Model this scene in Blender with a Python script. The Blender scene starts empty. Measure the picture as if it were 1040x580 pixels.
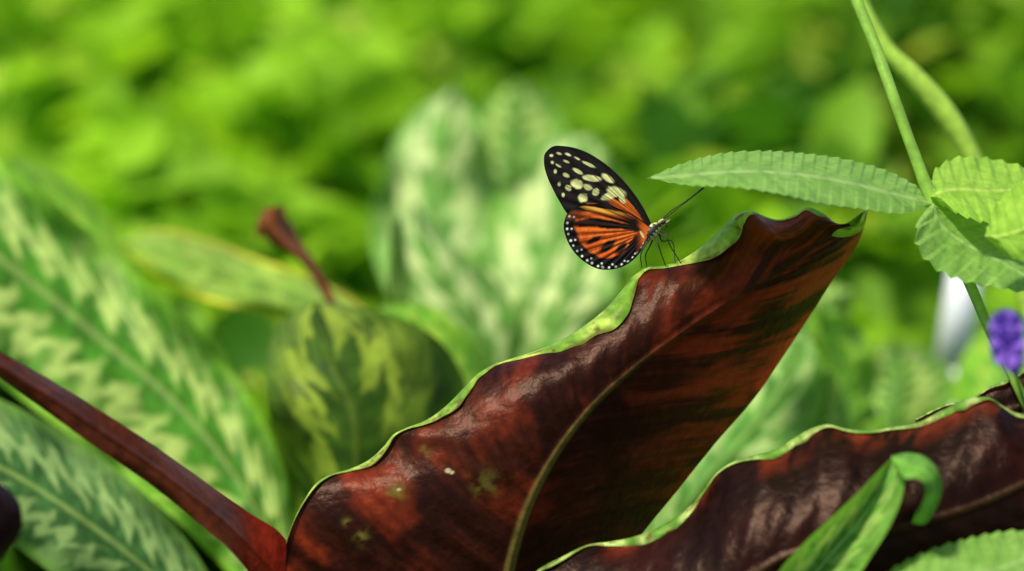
import bpy, math, random
import numpy as np
from mathutils import Vector
random.seed(3); rng=np.random.default_rng(7)
sc=bpy.context.scene
D=28.89; PITCH=math.radians(15); GZ=-12.0
cp,sp=math.cos(PITCH),math.sin(PITCH)

def rot(P):
    P=np.asarray(P,float); x,y,z=P[...,0],P[...,1],P[...,2]
    return np.stack([x, y*cp+z*sp, -y*sp+z*cp],-1)
def W(px,py,d):
    px,py,d=np.broadcast_arrays(np.asarray(px,float),np.asarray(py,float),np.asarray(d,float))
    f=(D+d)/D
    return rot(np.stack([(px-520)/100*f, d, (290-py)/100*f],-1))

# ---------- noise ----------
TAB=rng.random((256,256))
def vn(x,y,s=0):
    x=np.asarray(x,float)+s*17.3; y=np.asarray(y,float)+s*9.7
    xi=np.floor(x).astype(int); yi=np.floor(y).astype(int)
    fx=x-xi; fy=y-yi; fx=fx*fx*(3-2*fx); fy=fy*fy*(3-2*fy)
    g=lambda a,b:TAB[a%256,b%256]
    return (g(xi,yi)*(1-fx)+g(xi+1,yi)*fx)*(1-fy)+(g(xi,yi+1)*(1-fx)+g(xi+1,yi+1)*fx)*fy
def fbm(x,y,s=0,o=4):
    r=0;a=.5;t=0
    for i in range(o):
        r=r+a*vn(x*2**i,y*2**i,s+i*3);t+=a;a*=.5
    return r/t
def ss(a,b,x):
    t=np.clip((x-a)/(b-a),0,1); return t*t*(3-2*t)
def mix(c1,c2,m):
    c1=np.asarray(c1,float);c2=np.asarray(c2,float)
    m=np.asarray(m)[...,None]
    return c1*(1-m)+c2*m
def spl(pts,n):
    p=np.asarray(pts,float)
    t=np.r_[0,np.cumsum(np.linalg.norm(np.diff(p[:,:2],axis=0),axis=1)+1e-3)]
    m=np.gradient(p,t,axis=0) if len(p)>2 else np.repeat((p[1:]-p[:1])/(t[1]-t[0]),2,0)
    q=np.linspace(0,t[-1],n); i=np.clip(np.searchsorted(t,q,side='right')-1,0,len(t)-2)
    h=(t[i+1]-t[i])[:,None]; u=((q-t[i])[:,None])/h
    return (2*u**3-3*u**2+1)*p[i]+(u**3-2*u**2+u)*h*m[i]+(-2*u**3+3*u**2)*p[i+1]+(u**3-u**2)*h*m[i+1]

# ---------- materials ----------
def mat_attr(name,rough=.45,trans=.3,spec=.4,bump=.15,bscale=6,var=.25,tint=(1,1,1)):
    m=bpy.data.materials.new(name); m.use_nodes=True; nt=m.node_tree; N=nt.nodes; Lk=nt.links; N.clear()
    out=N.new('ShaderNodeOutputMaterial')
    def at(n):
        a=N.new('ShaderNodeAttribute'); a.attribute_name=n; return a.outputs['Color']
    geo=N.new('ShaderNodeNewGeometry')
    mx=N.new('ShaderNodeMix'); mx.data_type='RGBA'
    Lk.new(geo.outputs['Backfacing'],mx.inputs[0]); Lk.new(at('Col'),mx.inputs[6]); Lk.new(at('ColB'),mx.inputs[7])
    tc=N.new('ShaderNodeTexCoord')
    nz=N.new('ShaderNodeTexNoise'); nz.inputs['Scale'].default_value=bscale; nz.inputs['Detail'].default_value=5
    Lk.new(tc.outputs['Object'],nz.inputs['Vector'])
    mr=N.new('ShaderNodeMapRange'); mr.inputs[1].default_value=.3; mr.inputs[2].default_value=.7
    mr.inputs[3].default_value=1-var; mr.inputs[4].default_value=1+var
    Lk.new(nz.outputs[0],mr.inputs[0])
    mu=N.new('ShaderNodeVectorMath'); mu.operation='SCALE'
    Lk.new(mx.outputs[2],mu.inputs[0]); Lk.new(mr.outputs[0],mu.inputs['Scale'])
    b=N.new('ShaderNodeBump'); b.inputs['Strength'].default_value=bump; b.inputs['Distance'].default_value=.05
    Lk.new(nz.outputs[0],b.inputs['Height'])
    p=N.new('ShaderNodeBsdfPrincipled'); p.inputs['Roughness'].default_value=rough
    p.inputs['Specular IOR Level'].default_value=spec
    p.inputs['Specular Tint'].default_value=(*tint,1)
    Lk.new(mu.outputs[0],p.inputs['Base Color']); Lk.new(b.outputs[0],p.inputs['Normal'])
    if trans>0:
        t=N.new('ShaderNodeBsdfTranslucent'); Lk.new(at('ColT'),t.inputs['Color'])
        ms=N.new('ShaderNodeMixShader'); ms.inputs[0].default_value=trans
        Lk.new(p.outputs[0],ms.inputs[1]); Lk.new(t.outputs[0],ms.inputs[2]); Lk.new(ms.outputs[0],out.inputs[0])
    else: Lk.new(p.outputs[0],out.inputs[0])
    return m
M_LEAF=mat_attr('leaf_green',.5,.35,.12,.2,5)
M_MAR=mat_attr('leaf_maroon_underside',.36,.25,.18,.3,9,.35,tint=(1,.62,.45))
M_MINT=mat_attr('leaf_mint',.55,.42,.15,.5,9,.15)
M_FOL=mat_attr('foliage',.55,.45,.15,0,1,.2)
M_WING=mat_attr('wing_scales',.7,.25,.1,.05,60,.12)
M_BODY=mat_attr('insect_body',.5,0,.4,.2,40,.15)
M_STEM=mat_attr('stem',.45,.15,.3,.2,8,.2)
M_PET=mat_attr('petal',.6,.4,.2,.1,8,.1)
M_WHITE=mat_attr('label_plastic',.4,.1,.4,0,2,.03)

# ---------- mesh ----------
def addattr(me,name,c):
    a=me.color_attributes.new(name,'FLOAT_COLOR','POINT')
    c=np.asarray(c,float).reshape(-1,3); c=np.c_[np.clip(c,0,1),np.ones(len(c))]
    a.data.foreach_set('color',c.astype(np.float32).ravel())
def mk(name,V,F,mat,col,colb=None,colt=None,parent=None,smooth=True):
    V=np.asarray(V,float).reshape(-1,3); F=np.asarray(F,int)
    me=bpy.data.meshes.new(name); me.vertices.add(len(V)); me.vertices.foreach_set('co',V.ravel())
    k=F.shape[1]; me.loops.add(F.size); me.loops.foreach_set('vertex_index',F.ravel())
    me.polygons.add(len(F)); me.polygons.foreach_set('loop_start',np.arange(len(F))*k)
    me.polygons.foreach_set('loop_total',np.full(len(F),k))
    me.update(calc_edges=True); me.validate()
    if smooth: me.polygons.foreach_set('use_smooth',np.ones(len(me.polygons),bool))
    col=np.broadcast_to(np.asarray(col,float),(len(V),3)) if np.ndim(col)==1 else np.reshape(col,(-1,3))
    colb=col if colb is None else (np.broadcast_to(np.asarray(colb,float),(len(V),3)) if np.ndim(colb)==1 else np.reshape(colb,(-1,3)))
    colt=col if colt is None else (np.broadcast_to(np.asarray(colt,float),(len(V),3)) if np.ndim(colt)==1 else np.reshape(colt,(-1,3)))
    addattr(me,'Col',col); addattr(me,'ColB',colb); addattr(me,'ColT',colt)
    me.materials.append(mat)
    o=bpy.data.objects.new(name,me); sc.collection.objects.link(o)
    if parent: o.parent=parent
    return o
def empty(name):
    o=bpy.data.objects.new(name,None); sc.collection.objects.link(o); o.empty_display_size=.2; return o
def gridF(nu,nv,flip=False):
    i,j=np.meshgrid(np.arange(nu-1),np.arange(nv-1),indexing='ij'); a=(i*nv+j).ravel()
    F=np.stack([a,a+1,a+nv+1,a+nv],1)
    return F[:,::-1] if flip else F
def facing(P):
    u=P[1:,:-1]-P[:-1,:-1]; v=P[:-1,1:]-P[:-1,:-1]
    n=np.cross(v,u).reshape(-1,3).sum(0)
    cam=rot([0,-1,0]); return float(np.dot(n,cam))

def blade(name,L,R,M=None,nu=160,nv=60,bulge=.4,colf=None,mat=None,parent=None,serr=None,vein=(0,0,0),wave=(0,0),rim=False,seed=0):
    Ls=spl(L,nu);Rs=spl(R,nu)
    if M is None:
        Ms=(Ls[:,:3]+Rs[:,:3])/2; Ms[:,2]-=bulge
    else: Ms=spl(M,nu)
    v=np.linspace(0,1,nv); a=2*v-1; A=np.broadcast_to(a,(nu,nv)); T=np.broadcast_to(np.linspace(0,1,nu)[:,None],(nu,nv))
    if serr:
        amp,per=serr
        for E in (Ls,Rs):
            s=np.r_[0,np.cumsum(np.linalg.norm(np.diff(E[:,:2],axis=0),axis=1))]
            out=E[:,:2]-Ms[:,:2]; wd=np.linalg.norm(out,axis=1,keepdims=True)+1e-6
            s2=s+per*.5*(vn(s/per/2,s*0,seed)-.5)
            sw=(s2/per)%1.0; sw=np.where(sw<.75,sw/.75,(1-sw)/.25)
            E[:,:2]+=out/wd*(amp*sw)[:,None]*np.clip(wd/10,0,1)
    aa=np.abs(A)[...,None]
    side=np.where((A<0)[...,None],Ls[:,None,:2],Rs[:,None,:2])
    XY=Ms[:,None,:2]*(1-aa)+side*aa
    vv=v[None,:]
    d=Ls[:,None,2]*(1-vv)*(1-2*vv)+Ms[:,None,2]*4*vv*(1-vv)+Rs[:,None,2]*vv*(2*vv-1)
    dist=np.linalg.norm(XY-Ms[:,None,:2],axis=-1)
    vf,va,vk=vein
    q=T-vk*np.abs(A)*1.0
    if va: d=d+va*np.sin((q*vf+.6*vn(T*7,A*1.5,seed+9))*2*math.pi)*ss(0,.15,np.abs(A))*(.3+.9*vn(T*9,A*4,seed))
    wa,wf=wave
    if wa: d=d+wa*np.sin(T*wf*6.28+np.sign(A)*1.1+seed)*np.abs(A)**2.5 + wa*.6*(fbm(T*wf*1.3,A*1.5,seed)-.5)*np.abs(A)
    d=d-.03*np.exp(-(dist/4)**2)
    cf,cb,ct=colf(T,A,q,XY[...,0],XY[...,1],dist,seed)
    if rim:
        w=Ls[:,3]; tan=np.gradient(Ls[:,:2],axis=0); tan/=np.linalg.norm(tan,axis=1,keepdims=True)+1e-9
        nrm=np.stack([-tan[:,1],tan[:,0]],1)
        inw=Ms[:,:2]-Ls[:,:2]; sg=np.sign((nrm*inw).sum(1)); nrm*=np.median(sg)
        K=10; ex=[];ed=[]
        tt=np.linspace(0,1,nu)
        w=w*(.75+.4*vn(tt*60,tt*0,seed+3))
        for k in range(K,0,-1):
            u=k/K
            off=w*(1-math.cos(u*math.pi*.55))/(1-math.cos(math.pi*.55))
            ex.append(Ls[:,:2]+nrm*off[:,None]+0); ed.append(d[:,0]-(w/100)*1.1*math.sin(u*math.pi*.55)-.004*k)
        XY=np.concatenate([np.stack(ex,1),XY],1); d=np.concatenate([np.stack(ed,1),d],1)
        ext=lambda c:np.concatenate([np.repeat(c[:,:1],K,1),c],1)
        cf,cb,ct=ext(cf),ext(cb),ext(ct)
        kk=np.arange(K)[None,:]/K; TT=np.broadcast_to(tt[:,None],(nu,K))
        br=np.clip(ss(.62,.72,fbm(TT*90,kk*3,seed+6))+ss(.25,0,kk+0*TT)*ss(.4,.6,fbm(TT*50,kk*0,seed+8)),0,1)
        cb=cb.copy(); cb[:,:K]=mix(cb[:,:K]*(.8+.5*fbm(TT*120,kk*4,seed+2))[...,None],[.16,.08,.02],br*.75)
        ct=ct.copy(); ct[:,:K]=cb[:,:K]
    P=W(XY[...,0],XY[...,1],d)
    fl=facing(P)<0
    return mk(name,P,gridF(P.shape[0],P.shape[1],fl),mat or M_LEAF,cf,cb,ct,parent)

def tube(name,pts,rad,mat,col,parent=None,n=12,seg=40,colf=None,px=True):
    p=np.c_[np.asarray(pts,float),np.asarray(rad,float)]
    s=spl(p,seg) if len(p)>2 else np.array([p[0]*(1-u)+p[-1]*u for u in np.linspace(0,1,seg)])
    C=W(s[:,0],s[:,1],s[:,2]) if px else s[:,:3]
    r=s[:,3]/100 if px else s[:,3]
    r=np.maximum(r,.0005)
    T=np.gradient(C,axis=0); T/=np.linalg.norm(T,axis=1,keepdims=True)+1e-9
    ref=np.array([0.02,1,.05]); 
    U=np.cross(T,ref); U/=np.linalg.norm(U,axis=1,keepdims=True)+1e-9; Vv=np.cross(T,U)
    th=np.linspace(0,2*math.pi,n,endpoint=False)
    P=C[:,None]+r[:,None,None]*(np.cos(th)[None,:,None]*U[:,None]+np.sin(th)[None,:,None]*Vv[:,None])
    i,j=np.meshgrid(np.arange(seg-1),np.arange(n),indexing='ij'); a=(i*n+j).ravel(); b=(i*n+(j+1)%n).ravel()
    F=np.stack([a,b,b+n,a+n],1)
    P=np.concatenate([P.reshape(-1,3),C[:1],C[-1:]])
    c=np.broadcast_to(np.asarray(col,float),(len(P),3)) if colf is None else colf(P,np.r_[np.repeat(np.linspace(0,1,seg),n),0,1],np.r_[np.tile(th,seg),0,0])
    return mk(name,P,F,mat,np.array(c),parent=parent)

def ground_stalk(px,py,d,parent,col=(.14,.26,.04),r=.09,name='stalk'):
    a=W(px,py,d); b=np.array([a[0]*1.0+random.uniform(-1,1),a[1]+random.uniform(-.5,1),GZ-.1])
    m=(a+b)/2+np.array([random.uniform(-.4,.4),0,.3])
    return tube(name,[a,m,b],[r*.8,r,r*1.3],M_STEM,col,parent,px=False,seg=24)

# ---------- colour functions ----------
MAR=np.array([.021,.0045,.0025]); RED=np.array([.27,.030,.008]); BRN=np.array([.075,.014,.005])
def c_main(T,A,q,X,Y,dist,seed):
    n1=fbm(q*26,np.abs(A)*2.0+5,1+seed); n2=fbm(X/60,Y/60,5+seed); n3=fbm(X/9,Y/9,8+seed)
    n4=fbm(q*70,np.abs(A)*3,12+seed); n5=fbm(q*14,np.abs(A)*2.5+2,15+seed); n6=fbm(q*90,np.abs(A)*1.5,18)
    base=mix(MAR,BRN,np.clip(ss(.35,.75,n2)*.5+ss(.45,.8,n4)*.5,0,1))
    mr=ss(.05,.35,A)*ss(590,800,X+(n2-.5)*160)*ss(.44,.60,n5*.45+n1*.35+n6*.2)  # red glow of light through the blade, painted into its colour as streaks
    mr=np.maximum(mr,.85*ss(.40,.6,n2)*ss(.55,1.0,A)*ss(.42,.58,n1*.7+n6*.3)*ss(600,700,X))
    mr=np.maximum(mr,.8*ss(-.1,-.5,A)*ss(730,800,X)*ss(.46,.58,n5))
    mr=np.maximum(mr,.6*ss(.04,.15,np.abs(A))*ss(.45,.15,np.abs(A))*ss(620,700,X)*ss(.45,.6,n1))
    ml=ss(.45,.58,n1*.5+n2*.5)*ss(480,340,X)*.8
    mt=ss(.44,.58,n2)*ss(.43,.58,n1)*.6
    c=mix(base,RED,np.clip(np.maximum(np.maximum(mr*.85,ml),mt*.6),0,1))
    for (x,y,r) in ((492,492,12),(402,500,9),(383,512,6),(366,545,8),(352,530,4),(432,458,5),(410,455,4)):
        m=np.exp(-(((X-x)**2+(Y-y)**2)/r**2))*ss(.4,.6,n3)
        c=mix(c,[.16,.15,.02],np.clip(m,0,1)*.85)
    for (x,y,r) in ((455,478,2.6),(459,480,1.8),(405,497,1.5)):
        c=mix(c,[.7,.6,.3],ss(r+.6,r-.6,np.hypot(X-x,Y-y)))
    hw=2+5.0*ss(.25,.95,T)
    m=ss(hw+1.5,hw-1.5,dist)*(.06+.9*ss(.25,.6,T))
    c=mix(c,[.13,.09,.018],m)
    c=c*(1-.2*(np.abs(np.sin((q*60+.6*vn(T*7,A*1.5,9))*3.14))**10)[...,None])
    g=mix([.16,.33,.03],[.40,.56,.08],ss(.4,.7,fbm(T*40,A*2,3)))
    t=mix([.04,.006,.003],[.60,.06,.014],np.clip(mr*1.0+ml*.35+mt*.15,0,1))
    t=mix(t,[.2,.16,.03],m)
    return c,g,t
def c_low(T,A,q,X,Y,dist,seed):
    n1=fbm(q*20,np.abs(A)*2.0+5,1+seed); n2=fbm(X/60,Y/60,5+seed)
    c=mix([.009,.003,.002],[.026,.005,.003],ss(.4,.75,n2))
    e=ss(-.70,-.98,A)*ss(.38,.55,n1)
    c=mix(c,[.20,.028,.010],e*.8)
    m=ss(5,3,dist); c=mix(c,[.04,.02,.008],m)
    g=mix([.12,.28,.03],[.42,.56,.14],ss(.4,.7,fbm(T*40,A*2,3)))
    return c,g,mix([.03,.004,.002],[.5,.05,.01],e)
def c_strip(T,A,q,X,Y,dist,seed):
    n=fbm(X/50,Y/30,seed)
    c=mix([.05,.012,.005],[.12,.024,.008],n); c=mix(c,[.34,.02,.007],ss(225,288,X)*.9)
    return c,np.broadcast_to([.08,.18,.03],c.shape),c*1.5
def feather(dark,light,edge,N=11,b0=.42,bw=.16,sl=2.2,mid=(.30,.42,.10)):
    def f(T,A,q,X,Y,dist,seed):
        a=np.abs(A); n=fbm(T*14,A*5,seed)
        ph=T*N+a*sl+seed*.3+(n-.5)*.8; tri=np.abs((ph%1)-.5)*2
        n2=fbm(T*N*4,a*3,seed+4); n3=fbm((T*N+a*sl)*5,a*2.2,seed+7); n4=fbm(T*4,A*2,seed+11)
        cen=b0+.32*(tri-.5)+.12*(n4-.5); m=ss(bw*1.25,bw*.4,np.abs(a-cen)+.22*(n3-.5))
        c=mix(dark,np.asarray(dark)*1.9,ss(.3,.7,n2)*.7)
        c=mix(c,light,np.clip(m*(.55+.7*n),0,1))
        st=ss(.45,.62,n3)*ss(b0-.1,b0+.35,a)*.45; c=mix(c,light,st)
        c=mix(c,edge,ss(.75,.98,a)*.9)
        c=mix(c,mid,ss(.06,.02,a)*.7)
        c=c*(.75+.5*n4)[...,None]
        return c,c*.9,c*np.array([1.2,1.15,.7])
    return f
def plain(c1,c2,sc_=1.0):
    def f(T,A,q,X,Y,dist,seed):
        n=fbm(q*22,np.abs(A)*3,seed); c=mix(c1,c2,ss(.3,.7,n)); c=mix(c,np.asarray(c2)*1.25,ss(3.5,1.5,dist)*.6)
        return c,c,c*1.1
    return f

# ================= hero leaf =================
e=empty('calathea_leaf')
L=[(879,212,.7,4),(868,229,.62,10),(850,227,.55,13),(835,216,.5,10),(820,211,.5,3),(805,219,.45,2),(790,223,.4,2),(775,219,.38,3),(762,214,.3,5),(748,218,.25,12),(733,232,.2,19),(716,248,.15,17),(700,259,.1,9),(688,266,.05,4),(672,270,0,3),(656,272,0,3),(644,279,0,6),(632,294,-.02,15),(616,312,-.04,20),(596,329,-.07,17),(570,345,-.1,12),(545,356,-.12,7),(520,364,-.15,3),(500,371,-.18,2),(486,379,-.2,5),(470,395,-.25,9),(452,413,-.28,8),(432,427,-.3,5),(412,435,-.33,2),(400,441,-.35,2),(390,453,-.36,4),(376,466,-.38,6),(356,476,-.4,3),(335,482,-.42,2),(322,490,-.45,2),(309,508,-.48,1),(299,527,-.5,.8),(291,550,-.5,.5),(286,580,-.5,.5),(300,640,-.4,1),(360,710,-.2,1),(430,760,0,1),(492,800,.1,1)]
R=[(880,213,.7),(876,236,.9),(862,262,1.0),(845,286,1.05),(822,322,1.1),(800,355,1.15),(768,402,1.1),(725,452,1.0),(685,502,.9),(648,548,.8),(610,610,.6),(570,680,.4),(530,740,.3),(494,800,.1)]
Mm=[(880,213,.68),(845,237,.4),(800,268,.1),(752,299,-.1),(700,333,-.25),(645,373,-.4),(602,412,-.5),(566,458,-.55),(538,510,-.55),(518,575,-.5),(506,650,-.35),(498,720,-.1),(493,800,.1)]
blade('blade',L,R,Mm,nu=700,nv=220,colf=c_main,mat=M_MAR,parent=e,vein=(26,.006,-.16),wave=(.06,6),rim=True)
ground_stalk(493,795,.1,e,(.06,.04,.02),.13)

# lower right leaf
e=empty('calathea_leaf')
L=[(520,640,-1.0,1),(545,580,-1.0,3),(570,566,-1.0,4),(598,553,-1.0,2),(620,550,-1.0,5),(640,546,-1.0,9),(668,536,-1.05,11),(694,520,-1.05,8),(712,500,-1.1,3),(728,480,-1.1,2),(745,469,-1.1,2),(765,463,-1.15,4),(785,458,-1.15,8),(805,446,-1.15,9),(820,437,-1.2,8),(840,431,-1.2,4),(862,436,-1.2,3),(885,437,-1.2,3),(905,434,-1.2,3),(930,430,-1.2,5),(960,415,-1.2,9),(988,404,-1.2,7),(1005,404,-1.25,2),(1020,413,-1.25,2),(1036,420,-1.3,5),(1060,412,-1.3,8),(1100,400,-1.3,5),(1160,410,-1.3,1)]
R=[(540,680,-1),(640,700,-1.2),(760,720,-1.3),(900,720,-1.3),(1020,680,-1.2),(1100,600,-1.2),(1150,500,-1.2),(1164,412,-1.2)]
Mm=[(530,660,-1.2),(620,640,-1.5),(720,610,-1.9),(800,565,-2.0),(900,540,-2.0),(1000,510,-1.9),(1080,470,-1.7),(1164,411,-1.2)]
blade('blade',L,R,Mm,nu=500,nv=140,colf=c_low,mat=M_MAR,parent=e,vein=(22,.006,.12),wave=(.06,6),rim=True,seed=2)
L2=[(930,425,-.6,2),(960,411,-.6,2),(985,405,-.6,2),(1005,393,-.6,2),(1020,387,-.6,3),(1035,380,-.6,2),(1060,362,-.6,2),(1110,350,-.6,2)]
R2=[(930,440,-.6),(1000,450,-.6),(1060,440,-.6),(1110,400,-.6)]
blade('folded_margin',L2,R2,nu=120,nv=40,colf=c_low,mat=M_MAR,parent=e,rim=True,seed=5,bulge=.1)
ground_stalk(535,670,-1,e,(.06,.04,.02),.13)

# left maroon edge-on leaf
e=empty('calathea_leaf')
L=[(-120,290,-2.2),(-40,335,-1.9),(0,357,-1.8),(50,385,-1.6),(105,419,-1.4),(160,455,-1.2),(215,494,-1.0),(255,522,-.8),(283,540,-.7),(291,549,-.65)]
R=[(-120,300,-2.4),(-40,352,-2.1),(0,384,-2.0),(50,420,-1.8),(100,456,-1.6),(150,490,-1.5),(200,530,-1.4),(240,566,-1.3),(262,595,-1.1),(288,640,-.7)]
blade('blade',L,R,nu=200,nv=50,colf=c_strip,mat=M_MAR,parent=e,bulge=.12,wave=(.08,3),seed=1)
ground_stalk(286,630,-.7,e,(.06,.04,.02),.12)
e=empty('calathea_leaf')
blade('blade',[(-40,470,-3),(0,490,-3),(18,508,-3),(22,535,-3),(5,565,-3),(-30,600,-3)],[(-60,480,-3),(-70,500,-3),(-75,530,-3),(-70,560,-3),(-50,590,-3),(-31,602,-3)],nu=60,nv=30,colf=lambda T,A,q,X,Y,d,s:(np.broadcast_to([.018,.004,.006],T.shape+(3,)),)*3,mat=M_MAR,parent=e)
ground_stalk(-40,600,-3,e,(.05,.03,.02),.1)

# small curling young leaf bottom right
e=empty('young_calathea_leaf')
f=feather([.09,.25,.03],[.38,.56,.12],[.20,.42,.05],N=6,mid=(.46,.64,.18))
L=[(908,462,-2.2),(895,475,-2.3),(875,496,-2.4),(845,525,-2.5),(815,553,-2.5),(790,582,-2.5),(770,640,-2.4)]
R=[(908,462,-2.2),(918,480,-2.5),(916,505,-2.7),(905,532,-2.8),(888,560,-2.8),(868,590,-2.7),(800,660,-2.4)]
Mm=[(908,462,-2.2),(903,482,-2.2),(890,505,-2.2),(868,535,-2.2),(842,565,-2.2),(818,595,-2.2),(785,655,-2.3)]
blade('blade',L,R,Mm,nu=160,nv=60,colf=f,parent=e,seed=3)
L=[(905,463,-2.25),(920,460,-2.3),(938,463,-2.35),(952,476,-2.4),(957,495,-2.4),(950,518,-2.35),(938,533,-2.3),(927,532,-2.3)]
R=[(907,470,-2.6),(920,486,-2.9),(932,486,-2.95),(938,491,-2.95),(940,500,-2.9),(936,512,-2.8),(930,522,-2.6),(926,530,-2.3)]
blade('curled_tip',L,R,nu=100,nv=30,colf=plain([.12,.32,.03],[.20,.44,.06]),parent=e,seed=4,bulge=.12)
ground_stalk(785,650,-2.3,e)

# ================= butterfly =================
bf=empty('butterfly')
def poly_dist(X,Y,pts):
    dm=np.full(X.shape,1e9)
    for i in range(len(pts)-1):
        a=pts[i];b=pts[i+1];ab=b-a;l=(ab**2).sum()+1e-9
        t=np.clip(((X-a[0])*ab[0]+(Y-a[1])*ab[1])/l,0,1)
        dm=np.minimum(dm,np.hypot(X-a[0]-t*ab[0],Y-a[1]-t*ab[1]))
    return dm
BLK=np.array([.011,.008,.007]); YEL=np.array([.88,.86,.34]); ORA=np.array([.80,.16,.018]); WHT=np.array([.82,.82,.74])
def ell(X,Y,x,y,rx,ry,deg,soft=.25):
    c,s=math.cos(math.radians(deg)),math.sin(math.radians(deg)); u=(X-x)*c+(Y-y)*s; v=-(X-x)*s+(Y-y)*c
    w=.12*(fbm(X/3.5,Y/3.5,2)-.5)*4
    return ss(1+soft,1-soft,np.sqrt((u/rx)**2+(v/ry)**2)+w*.8)
FW=np.array([(661,229),(653,213),(641,195),(626,178),(609,164),(591,154),(573,149.5),(560,150),(553.5,156),(552.5,166),(556,180),(562,193),(569,206),(577,218),(610,227),(640,233),(661,231)],float)
HW=np.array([(661,231),(646,220),(626,211),(606,207),(589,209),(577,216),(572.5,229),(575.5,243),(583,256),(595,267),(609,273.5),(624,273),(638,267),(649,256),(656,245),(661,236)],float)
def wing(name,out,root,paint,d0,splay):
    ns,nr=420,170
    O=spl(out,ns); r=np.linspace(0.004,1,nr)
    X=root[0]+(O[:,0]-root[0])[:,None]*r; Y=root[1]+(O[:,1]-root[1])[:,None]*r
    dist=np.hypot(X-root[0],Y-root[1]); ang=np.degrees(np.arctan2(-(Y-root[1]),-(X-root[0])))
    dd=d0+splay*(dist/120)**1.3*1.0+.006*np.sin(ang*.9)*ss(5,50,dist)
    P=W(X,Y,dd); c=paint(X,Y,dist,ang,r[None,:]+0*X,O[:,:2])
    t=c*np.array([1.1,.9,.7])
    return mk(name,P,gridF(ns,nr,facing(P)<0),M_WING,c,c,t,bf)
def p_fw(X,Y,dist,ang,r,O):
    c=np.zeros(X.shape+(3,))+BLK
    c=c+(.010*fbm(X/2,Y/2,9))[...,None]
    for q in ((641,212,16,3.2,50),(628,208,16,3.2,32),(618,213,20,2.6,17),(637,222,18,3.0,28)):
        c=mix(c,ORA,ell(X,Y,*q,.3))
    for q in ((626,195,10,4.6,20),(619,199,8,3.6,-20),(632,203,4.5,2.6,45),(601,181,9,3.0,8),(617,181,7,3.0,35),(586,187,6.2,4.6,20),(577,191,3.4,2.6,30),(597,190,4.6,3.0,20),(592,201,4.6,4.4,10),(605,195,3.4,3.4,0),(575,178,3.4,2.0,30),(587,174,5.8,1.9,30),(598,167,7.5,1.6,25)):
        c=mix(c,YEL,ell(X,Y,*q,.25))
    for q in ((560,158,1.8,1.4,0),(561,165,1.6,1.8,0),(568,156,2.6,1.3,20),(577,157,3.0,1.3,20),(564,174,1.5,2.1,0),(567,168,3.2,1.1,30),(568,187,1.6,2.1,0),(575,164,3.2,1.1,25),(572,198,1.5,2.1,0),(586,161,3.2,1.1,25)):
        c=mix(c,YEL*.95,ell(X,Y,*q,.3))
    for a in np.arange(-40,75,8.2):
        m=ss(.8,.2,np.abs(np.radians(ang-a))*dist)*ss(8,20,dist); c=mix(c,BLK*1.6,m*.8)
    return mix(c,BLK,ss(2.0,1.0,poly_dist(X,Y,O)))
def p_hw(X,Y,dist,ang,r,O):
    n=fbm(X/5,Y/5,4); c=mix(ORA,ORA*np.array([.80,.6,.6]),ss(.4,.65,n))
    dm=poly_dist(X,Y,O)
    c=mix(c,BLK,ss(8.5,6,dm)*ss(222,212,Y))
    c=mix(c,[.85,.42,.05],ell(X,Y,612,214,24,2.2,10))
    # bold black cross band and outer bars
    for q in ((598,226,17,4.2,-6),(618,228,16,4.6,6),(638,231,13,3.2,12),(603,244,9,2.6,-25),(617,250,10,4.0,-38),(631,252,8,3.4,-50),(642,247,6,2.4,-55)):
        c=mix(c,BLK,ell(X,Y,*q,.3)*.98)
    out=ss(13.5,10.5,dm+(n-.5)*5)
    lower=1-ss(225,212,Y)*1.0
    c=mix(c,BLK,out*lower*ss(655,645,X))
    for a in np.arange(-80,40,12.):
        m=ss(.6,.15,np.abs(np.radians(ang-a))*dist)*ss(10,20,dist); c=mix(c,BLK,m*.75)
    s=np.r_[0,np.cumsum(np.linalg.norm(np.diff(O,axis=0),axis=1))]
    q=0
    for s0 in np.arange(96,215,6.6):
        k=np.searchsorted(s,s0+random.uniform(-.8,.8))
        if k>=len(O)-2: break
        nn=np.array([661,232.])-O[k]; nn/=np.linalg.norm(nn)
        pt=O[k]+nn*3.4; c=mix(c,WHT,ss(1.8,.9,np.hypot(X-pt[0],Y-pt[1])*random.uniform(.9,1.25)))
        if q%2==0:
            pt=O[k]+nn*8.0; c=mix(c,WHT,ss(1.4,.7,np.hypot(X-pt[0],Y-pt[1]))*.8)
        q+=1
    c=mix(c,YEL,ell(X,Y,652,238,4,1.3,60)*.8)
    return mix(c,BLK,ss(1.4,.6,dm))
wing('hindwing_near',HW,(661,233),p_hw,-.050,-.06)
wing('forewing_near',FW,(661,230),p_fw,-.022,-.03)
wing('forewing_far',FW+[1.0,-1],(662,229),p_fw,.03,.10)
wing('hindwing_far',HW+[1.5,0],(662,233),p_hw,.05,.14)
def bodycol(P,t,th):
    c=np.zeros((len(t),3))+BLK
    m=ss(.55,.8,np.sin(th*3+1.0)*.5+.5+.3*np.sin(t*40)); return mix(c,YEL*.8,m*.8)
def abdcol(P,t,th):
    c=np.zeros((len(t),3))+BLK*1.5
    return mix(c,YEL*.7,ss(.6,.8,np.sin(th+.5)*.5+.5)*.9)
tube('thorax',[(654,247,0),(657,242,0),(661,237,0),(665,232,0),(669,229,0),(671.5,227,0)],[1.5,5.0,6.6,6.0,3.8,1.5],M_BODY,BLK,bf,n=24,seg=40,colf=bodycol)
tube('abdomen',[(657,241,0),(650,249,0),(641,257,.0),(632,263,.0),(626,266,.0)],[4,4,3.8,3,.8],M_BODY,BLK,bf,n=18,seg=40,colf=abdcol)
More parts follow.
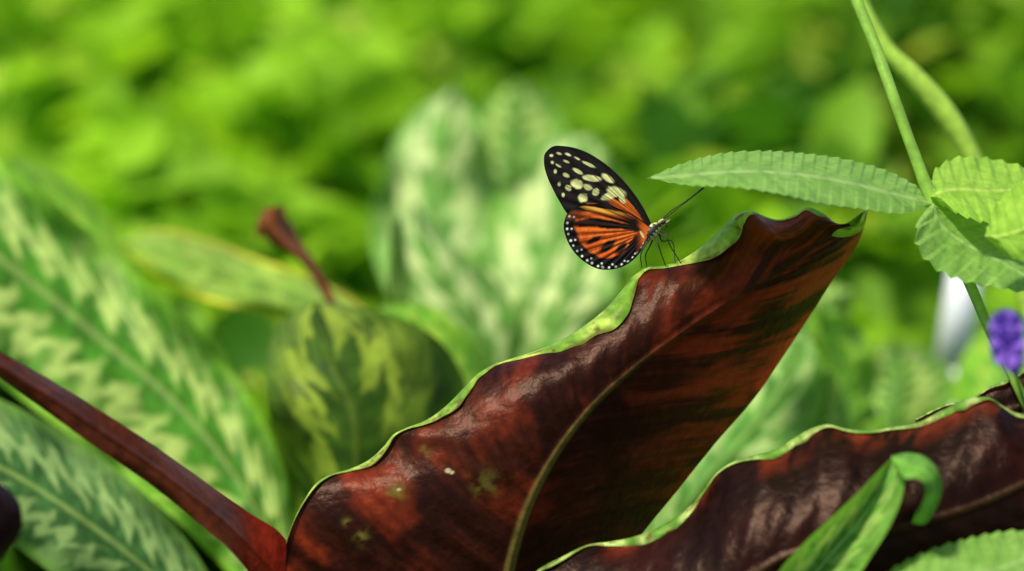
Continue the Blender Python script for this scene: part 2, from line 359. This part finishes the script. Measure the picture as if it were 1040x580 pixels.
tube('head',[(668,230,0),(670.5,228,0),(673.5,226,0),(676,225,0),(677.5,224.5,0)],[1,3.5,4.0,2.8,.6],M_BODY,BLK,bf,n=18,seg=20,colf=bodycol)
for dd in (-.033,.033):
    tube('eye',[(671.5,226.5,dd),(673.5,225.6,dd*1.15),(675.5,224.8,dd)],[.6,2.3,.6],M_BODY,[.03,.015,.01],bf,n=14,seg=14)
    tube('palp',[(675,227,dd*.5),(678,225.5,dd*.6),(681,222.5,dd*.7)],[1.1,1.2,.3],M_BODY,[.25,.22,.08],bf,seg=10)
tube('antenna',[(674,223,-.02),(684,215,-.06),(697,205,-.12),(708,196,-.18),(715,190.5,-.2)],[.55,.5,.5,.75,1.1],M_BODY,BLK,bf,seg=40,n=8)
tube('antenna',[(673,222,.02),(682,214,.12),(694,206,.25),(704,199,.36),(711,193,.4)],[.55,.5,.5,.75,1.1],M_BODY,BLK,bf,seg=40,n=8)
tube('proboscis',[(676,228,0),(679,233,-.01),(677,238,-.01),(673,238,-.01),(674,234,-.01)],[.6,.5,.5,.5,.3],M_BODY,[.04,.02,.01],bf,seg=30,n=8)
for pts in ([(661,240,-.03),(655,250,-.1),(651,258,-.12),(652,272,-.05)],
            [(664,239,-.04),(668,247,-.12),(671,256,-.12),(676,270,-.04)],
            [(668,236,-.04),(677,242,-.12),(681,250,-.12),(692,268,-.02)],
            [(665,239,.04),(660,250,.10),(656,258,.1),(657,272,.03)],
            [(669,236,.04),(673,245,.12),(680,244,.13),(686,268,.05)]):
    tube('leg',pts,[1.0,.75,.6,.45],M_BODY,BLK,bf,seg=24,n=8)

# ================= mint plant =================
mp=empty('mint_plant')
def mintf(T,A,q,X,Y,dist,seed):
    c=mix([.20,.42,.06],[.34,.57,.12],fbm(X/25,Y/12,seed)); c=mix(c,[.46,.64,.22],ss(2.2,.8,dist)*.7)
    m=np.abs(np.sin(q*9*math.pi))**10; c=mix(c,[.14,.34,.05],m*.4)
    return c,c*.9,c*np.array([1.2,1.1,.7])
def mintb(*k): return tuple(x*np.array([1.35,1.25,.7]) for x in mintf(*k))
blade('leaf',[(657,181,-.6),(690,168,-.2),(725,158,0),(770,154,.3),(820,157,.6),(865,164,.7),(905,176,.6),(935,193,.3),(950,206,0)],
 [(657,181,-.6),(695,187,-1.0),(740,189,-1.3),(790,196,-1.5),(835,206,-1.4),(880,212,-1.1),(915,216,-.7),(950,208,0)],
 [(657,181,-.6),(700,178,-.75),(750,174,-.75),(800,176,-.65),(850,183,-.5),(900,195,-.3),(950,207,0)],
 nu=700,nv=90,colf=mintf,mat=M_MINT,parent=mp,serr=(1.8,12),vein=(9,.012,.10),wave=(.06,3))
blade('leaf',[(948,205,0),(935,222,-.5),(932,245,-.8),(950,270,-1),(980,284,-1),(1020,292,-1),(1070,300,-1)],
 [(948,205,0),(975,212,.3),(1000,220,.4),(1025,232,.4),(1045,250,.3),(1060,275,0),(1070,300,-1)],
 nu=500,nv=80,colf=mintf,mat=M_MINT,parent=mp,serr=(4.0,17),vein=(7,.015,.12),seed=2,bulge=.1,wave=(.06,3))
blade('leaf',[(945,200,0),(950,175,.6),(968,163,1),(1000,162,1.2),(1030,168,1.2),(1070,180,1)],
 [(945,200,0),(965,212,-.4),(990,222,-.6),(1015,226,-.6),(1040,218,-.2),(1070,182,1)],
 nu=400,nv=80,colf=mintb,mat=M_MINT,parent=mp,serr=(3.5,15),vein=(7,.02,.1),seed=4,bulge=.15,wave=(.08,3))
blade('leaf',[(1000,240,-1.2),(1015,205,-1.0),(1040,185,-1),(1080,170,-1)],[(1000,240,-1.2),(1030,262,-1.6),(1060,265,-1.6),(1080,172,-1)],
 nu=200,nv=50,colf=mintb,mat=M_MINT,parent=mp,serr=(3,13),vein=(5,.02,.1),seed=6,bulge=.2)
tube('stem',[(845,-70,.8),(868,-5,.6),(890,50,.4),(908,100,.2),(928,155,.1),(947,205,0),(968,250,-.2),(988,295,-.4),(1005,335,-.6),(1030,385,-.8),(1070,470,-1)],[6,6,6,6,6,7,6,5.5,5,5,5],M_STEM,[.26,.48,.05],mp,seg=90)
s2=empty('plant_stem')
tube('stem',[(850,-60,4),(885,25,4),(900,50,4),(930,80,4),(960,115,4),(985,155,4),(1010,215,4),(1040,300,4),(1070,420,4)],[9,9,10,12,13,11,9,9,9],M_STEM,[.44,.68,.07],s2,seg=80)
ground_stalk(1070,418,4,s2); ground_stalk(1070,468,-1,mp)
blade('leaf',[(880,600,-2.5),(910,577,-2.4),(945,560,-2.3),(985,548,-2.2),(1030,540,-2.1),(1080,545,-2)],[(880,602,-2.5),(930,610,-2.9),(980,615,-3),(1030,610,-3),(1060,590,-2.8),(1080,547,-2)],
 nu=400,nv=60,colf=mintf,mat=M_MINT,parent=mp,serr=(3,14),vein=(9,.015,.1),seed=8,bulge=.2)

# purple flower
pf=empty('purple_flower')
for cx,cy,dd,rr in ((1022,336,-3.8,21),(1024,352,-4.0,21),(1029,366,-4.0,13)):
    for k in range(6):
        a=k*60+random.uniform(-10,10); ca,sa=math.cos(math.radians(a)),math.sin(math.radians(a))
        pt=lambda r,w:(cx+ca*r*.85-sa*w,cy+sa*r*1.05+ca*w,dd-r*.006)
        blade('petal',[pt(1,0),pt(rr*.5,-rr*.42),pt(rr*.85,-rr*.46),pt(rr,0)],[pt(1,0),pt(rr*.5,rr*.42),pt(rr*.85,rr*.46),pt(rr,0)],nu=24,nv=12,
         colf=lambda T,A,q,X,Y,d,s:(mix([.42,.22,.80],[.24,.10,.60],1-T),)*3,mat=M_PET,parent=pf,bulge=.05)
    tube('calyx',[(cx,cy,dd),(cx+1,cy+6,dd+.1),(cx+3,cy+16,dd+.3)],[3,5,2.5],M_STEM,[.06,.16,.04],pf,seg=14)
tube('flower_stem',[(1030,372,-3.5),(1036,395,-2.8),(1048,430,-2),(1068,466,-1.0)],[2.5,2.5,3,4],M_STEM,[.12,.28,.05],pf,seg=30)

# white plant label
pl=empty('plant_label')
def box(name,pts4,d,th,parent):
    a=[W(x,y,d) for x,y in pts4]; b=[W(x,y,d+th) for x,y in pts4]; n=len(a)
    V=np.array(a+b)
    F=[]
    for i in range(n): F.append([i,(i+1)%n,(i+1)%n+n,i+n])
    F.append([3,2,1,0]); F.append([4,5,6,7])
    return mk(name,V,F,M_WHITE,[.80,.82,.80],parent=parent,smooth=False)
box('stake',[(966,262),(998,266),(984,372),(948,374)],14,.15,pl)
box('stake_point',[(951,375),(981,373),(970,700),(966,700)],14.02,.1,pl)

# ================= mid-ground calatheas =================
fA=feather([.050,.17,.012],[.48,.62,.15],[.22,.46,.035],N=15,bw=.17)
fA2=feather([.040,.11,.025],[.32,.46,.14],[.16,.32,.05],N=13,bw=.15)
fB=feather([.035,.080,.007],[.32,.42,.04],[.09,.17,.013],N=6,b0=.45,bw=.17,mid=(.12,.18,.02))
fC=feather([.09,.24,.03],[.66,.76,.30],[.22,.44,.07],N=7,bw=.2)
fD=feather([.09,.27,.018],[.38,.58,.06],[.28,.5,.035],N=9)
e=empty('calathea_plant')
blade('leaf',[(-90,110,8),(0,163,8),(60,210,7.6),(130,270,7.2),(200,335,6.8),(255,405,6.3),(290,480,5.8),(305,560,5.4),(320,640,5)],
 [(-90,330,5.5),(0,390,5.5),(60,435,5.3),(120,480,5.2),(180,530,5.0),(230,580,5.0),(270,620,5),(318,642,5)],
 [(-90,200,7.6),(0,262,7.2),(60,308,7),(120,358,6.7),(180,410,6.4),(230,470,6),(270,535,5.5),(318,640,5)],nu=300,nv=110,colf=fA,parent=e,wave=(.4,4))
blade('leaf',[(-60,380,4.5),(40,425,4.5),(110,470,4.4),(170,525,4.3),(215,590,4.2),(240,660,4.2)],
 [(-60,520,3.5),(0,545,3.5),(50,580,3.6),(110,620,3.8),(170,650,4),(238,662,4.2)],nu=200,nv=80,colf=fA2,parent=e,seed=2,wave=(.2,3))
blade('leaf',[(10,160,12),(70,185,12),(120,240,11.5),(150,300,11),(160,380,10.5),(170,500,10)],[(8,160,12),(20,220,11.6),(50,290,11),(80,350,10.5),(120,420,10),(168,502,10)],colf=fD,parent=e,seed=5)
blade('leaf',[(150,330,9),(195,345,9),(240,390,8.6),(275,450,8.2),(290,540,8)],[(148,332,9),(165,380,8.2),(200,440,8),(240,500,7.8),(288,542,8)],colf=fD,parent=e,seed=15,wave=(.3,2))
ground_stalk(318,640,5,e);ground_stalk(238,660,4.2,e);ground_stalk(168,500,10,e);ground_stalk(288,540,8,e)
e=empty('calathea_plant')
blade('leaf',[(322,306,6.0),(296,318,5.9),(278,340,5.7),(270,390,5.5),(280,450,5.3),(298,520,5.3),(330,620,5.5)],
 [(322,306,6.0),(362,312,5.8),(405,322,6.3),(446,346,6.1),(474,392,5.7),(466,470,5.5),(412,560,5.4),(334,622,5.5)],
 [(322,306,6.0),(322,330,5.5),(336,370,4.9),(358,420,4.7),(362,480,4.7),(348,560,5.0),(332,621,5.5)],nu=240,nv=100,colf=fB,parent=e,seed=1,wave=(.8,2))
blade('leaf',[(385,312,8.5),(430,308,8.6),(470,335,8.5),(505,390,8.3),(490,470,8),(450,560,8)],[(383,314,8.5),(396,370,8),(410,430,7.8),(420,480,7.8),(430,520,7.9),(448,562,8)],colf=fD,parent=e,seed=9,wave=(.3,2))
blade('leaf',[(124,246,11),(160,233,11),(210,243,10.6),(260,262,10.2),(320,283,9.8),(375,318,9.4),(420,380,9)],
 [(124,247,11),(165,285,9.5),(210,305,9.2),(265,318,9),(320,335,9),(370,355,9),(420,382,9)],colf=feather([.16,.30,.03],[.38,.52,.08],[.80,.70,.05],N=8),parent=e,seed=3,wave=(.3,3))
tube('red_bud',[(262,240,7),(272,226,7),(284,228,7),(298,246,7),(314,268,7),(332,298,7),(350,340,7),(370,420,7.5)],[3,12,12,9,7,6,6,6],M_STEM,[.25,.055,.02],e,seg=60)
blade('bract',[(268,212,6.8),(262,230,6.8),(274,246,6.8),(300,262,6.8),(322,288,6.8)],[(288,208,7),(292,222,7),(300,240,7),(314,262,7),(324,288,6.8)],nu=50,nv=20,colf=plain([.22,.06,.02],[.30,.09,.03]),parent=e)
ground_stalk(334,620,5.5,e);ground_stalk(448,560,8,e);ground_stalk(420,380,9,e);ground_stalk(370,418,7.5,e,(.15,.05,.02))
e=empty('calathea_plant')
blade('leaf',[(462,88,16),(425,112,16),(392,160,15.5),(376,225,15),(390,290,14.5),(430,350,14),(500,430,13.5)],
 [(462,88,16),(490,130,15.5),(505,190,15),(505,250,14.5),(506,300,14),(507,360,14),(502,430,13.5)],colf=fC,parent=e,seed=1,wave=(.9,3),bulge=.8)
blade('leaf',[(600,138,15),(560,140,15),(512,180,14.5),(480,240,14),(480,310,13.5),(512,380,13),(560,440,13)],
 [(600,138,15),(632,175,14.5),(648,225,14),(640,280,13.5),(620,330,13),(590,390,13),(562,442,13)],colf=fC,parent=e,seed=2,wave=(.9,3),bulge=.8)
blade('leaf',[(520,80,20),(480,120,19.5),(465,180,19),(480,240,18.5),(520,320,18)],
 [(520,80,20),(565,110,19.5),(580,170,19),(570,240,18.5),(522,322,18)],colf=fA,parent=e,seed=12,wave=(.7,2),bulge=.5)
blade('leaf',[(420,205,12),(440,230,12),(475,260,11.6),(515,300,11.2),(530,350,11),(530,440,11)],[(420,207,12),(405,255,11),(412,305,10.6),(440,350,10.5),(485,400,10.6),(528,442,11)],colf=fC,parent=e,seed=7,wave=(.3,3))
blade('leaf',[(600,235,12),(575,240,12),(540,275,11.6),(520,320,11.2),(520,380,11),(540,450,11)],[(600,237,12),(625,270,11),(622,310,10.6),(600,350,10.5),(575,400,10.6),(542,452,11)],colf=fC,parent=e,seed=11,wave=(.3,3))
ground_stalk(502,430,13.5,e);ground_stalk(562,440,13,e);ground_stalk(522,320,18,e);ground_stalk(530,440,11,e);ground_stalk(540,450,11,e)
e=empty('calathea_plant')
blade('leaf',[(818,333,8),(775,352,8),(735,395,7.6),(695,445,7.3),(662,495,7),(645,550,7),(650,640,7)],
 [(818,333,8),(836,370,7.6),(834,415,7.2),(808,455,7),(765,495,7),(715,555,7),(654,642,7)],colf=feather([.07,.20,.025],[.40,.56,.16],[.20,.40,.05],N=8),parent=e,seed=2,wave=(.5,3))
blade('leaf',[(905,345,13),(870,365,13),(855,400,12.6),(860,440,12.4),(890,500,12)],[(905,345,13),(945,358,13),(972,390,12.6),(960,430,12.4),(892,502,12)],colf=fA,parent=e,seed=4,wave=(.5,2))
blade('leaf',[(1010,330,11),(985,350,11),(970,390,10.6),(975,440,10.4),(1000,500,10)],[(1010,330,11),(1050,345,11),(1070,390,10.6),(1050,430,10.4),(1002,502,10)],colf=fD,parent=e,seed=6)
ground_stalk(654,640,7,e);ground_stalk(892,500,12,e);ground_stalk(1002,500,10,e)
e=empty('calathea_bed')
for i in range(85):
    d=random.uniform(9,24); bx=random.uniform(-150,1200); by=random.uniform(420,760)-d*6
    ln=random.uniform(130,230)*29/(29+d)*1.25; an=math.radians(max(-58,min(58,random.gauss(0,36)))); wd=ln*random.uniform(.2,.3)
    ux,uy=math.sin(an),-math.cos(an); vx,vy=math.cos(an),math.sin(an)
    dz=random.uniform(-1,2.5)
    P=lambda s,w:(bx+ux*ln*s+vx*w*wd,by+uy*ln*s+vy*w*wd,d+dz*s+abs(w)*.2)
    top=by-ln*math.cos(an); tx=bx+ln*math.sin(an)
    if top<(240 if bx<450 else 290): continue
    if 130<tx<450 and top<318: continue
    ff=random.choice([fA,fD,fC,fA,fD])
    blade('leaf',[P(1,0),P(.8,-.7),P(.5,-1),P(.2,-.7),P(0,0)],[P(1,0),P(.8,.7),P(.5,1),P(.2,.7),P(0,.02)],nu=70,nv=40,colf=ff,parent=e,seed=i,wave=(.25,3))
    ground_stalk(bx,by,d,e,r=.08)

# ================= background foliage =================
def foliage(name,N,x0,x1,y0,y1,hfun,size,seed,bright):
    r=np.random.default_rng(seed)
    y=r.uniform(y0,y1,N); x=r.uniform(x0,x1,N)*(D+y)/(D+y1)
    h=hfun(x,y); z=GZ+h*(1-np.abs(r.normal(0,.22,N)))+r.normal(0,.35,N)
    z=np.maximum(z,GZ+.1)
    base=np.array([(0,0,0),(.32,.30,.07),(.68,.24,.03),(1,0,-.12),(.68,-.24,.03),(.32,-.30,.07)])
    s=size*r.uniform(.5,1.4,N)
    yaw=r.uniform(0,2*math.pi,N); pit=r.normal(-.15,.5,N); rol=r.normal(0,.6,N)
    V=base[None]*s[:,None,None]
    def R(V,a,i,j):
        c,s_=np.cos(a)[:,None],np.sin(a)[:,None]; o=V.copy(); o[...,i]=V[...,i]*c-V[...,j]*s_; o[...,j]=V[...,i]*s_+V[...,j]*c; return o
    V=R(V,rol,1,2);V=R(V,pit,0,2);V=R(V,yaw,0,1)
    V=V+np.stack([x,y,z],1)[:,None]
    n=fbm(x/5,y/7,seed); n2=r.random(N)
    c=mix([.05,.17,.008],[.37,.66,.022],np.clip(ss(.3,.66,n)*.7+.6*(n2-.42),0,1))*bright
    c=mix(c,[.60,.72,.09],(n2>.93)*.8)
    c=np.repeat(c[:,None],6,1)
    b=np.arange(N)[:,None]*6
    F=np.concatenate([b+[[0,1,2,3]],b+[[0,3,4,5]]])
    return mk(name,V,F,M_FOL,c,c,c*np.array([1.25,1.2,.8]),smooth=False)
hf=lambda x,y:3.2+5.5*ss(.35,.75,fbm(x/6,y/9,21,3))+2.0*ss(60,110,y)
foliage('foliage',42000,-45,45,13,125,hf,1.8,11,1.05)
hf2=lambda x,y:2+2.5*fbm(x/4,y/4,31,3)
foliage('ground_cover_foliage',9000,-22,22,3,22,hf2,1.1,12,.9)

# ground
m=bpy.data.materials.new('soil'); m.use_nodes=True; nt=m.node_tree; p=nt.nodes['Principled BSDF']
tc=nt.nodes.new('ShaderNodeTexCoord'); nz=nt.nodes.new('ShaderNodeTexNoise'); nz.inputs['Scale'].default_value=.6; nz.inputs['Detail'].default_value=8
cr=nt.nodes.new('ShaderNodeValToRGB'); cr.color_ramp.elements[0].color=(.02,.03,.008,1); cr.color_ramp.elements[1].color=(.05,.10,.02,1)
nt.links.new(tc.outputs['Object'],nz.inputs['Vector']); nt.links.new(nz.outputs[0],cr.inputs[0]); nt.links.new(cr.outputs[0],p.inputs['Base Color']); p.inputs['Roughness'].default_value=.95
g=np.linspace(-1,1,81); g=np.sign(g)*np.abs(g)**3*6000
X,Y=np.meshgrid(g,g,indexing='ij'); Z=GZ+.5*(fbm(X/8+50,Y/8+50,2)-.5)
o=mk('ground',np.stack([X,Y,Z],-1),gridF(81,81,True),M_FOL,[.05,.08,.02]); o.data.materials.clear(); o.data.materials.append(m)

# ================= light, camera =================
az_vec=Vector((-.36,-.22,.90)).normalized()
sun=bpy.data.lights.new('sun','SUN'); sun.energy=5.0; sun.angle=math.radians(8); sun.color=(1,.95,.84)
so=bpy.data.objects.new('sun',sun); sc.collection.objects.link(so)
so.rotation_euler=az_vec.to_track_quat('Z','Y').to_euler()
w=bpy.data.worlds.new('World'); sc.world=w; w.use_nodes=True; nt=w.node_tree
sky=nt.nodes.new('ShaderNodeTexSky'); sky.sky_type='NISHITA'; sky.sun_disc=False
sky.sun_elevation=math.asin(az_vec.z); sky.sun_rotation=math.atan2(az_vec.x,az_vec.y)
bg=nt.nodes['Background']; bg.inputs[1].default_value=.15; nt.links.new(sky.outputs[0],bg.inputs[0])
cam=bpy.data.cameras.new('camera'); co=bpy.data.objects.new('camera',cam); sc.collection.objects.link(co)
co.location=rot([0,-D,0]); co.rotation_euler=(math.pi/2-PITCH,0,0)
cam.lens=100; cam.sensor_width=36; cam.clip_end=20000; cam.clip_start=.1
cam.dof.use_dof=True; cam.dof.focus_distance=D; cam.dof.aperture_fstop=.16
sc.camera=co
sc.view_settings.view_transform='Standard'; sc.view_settings.look='None'; sc.view_settings.exposure=0
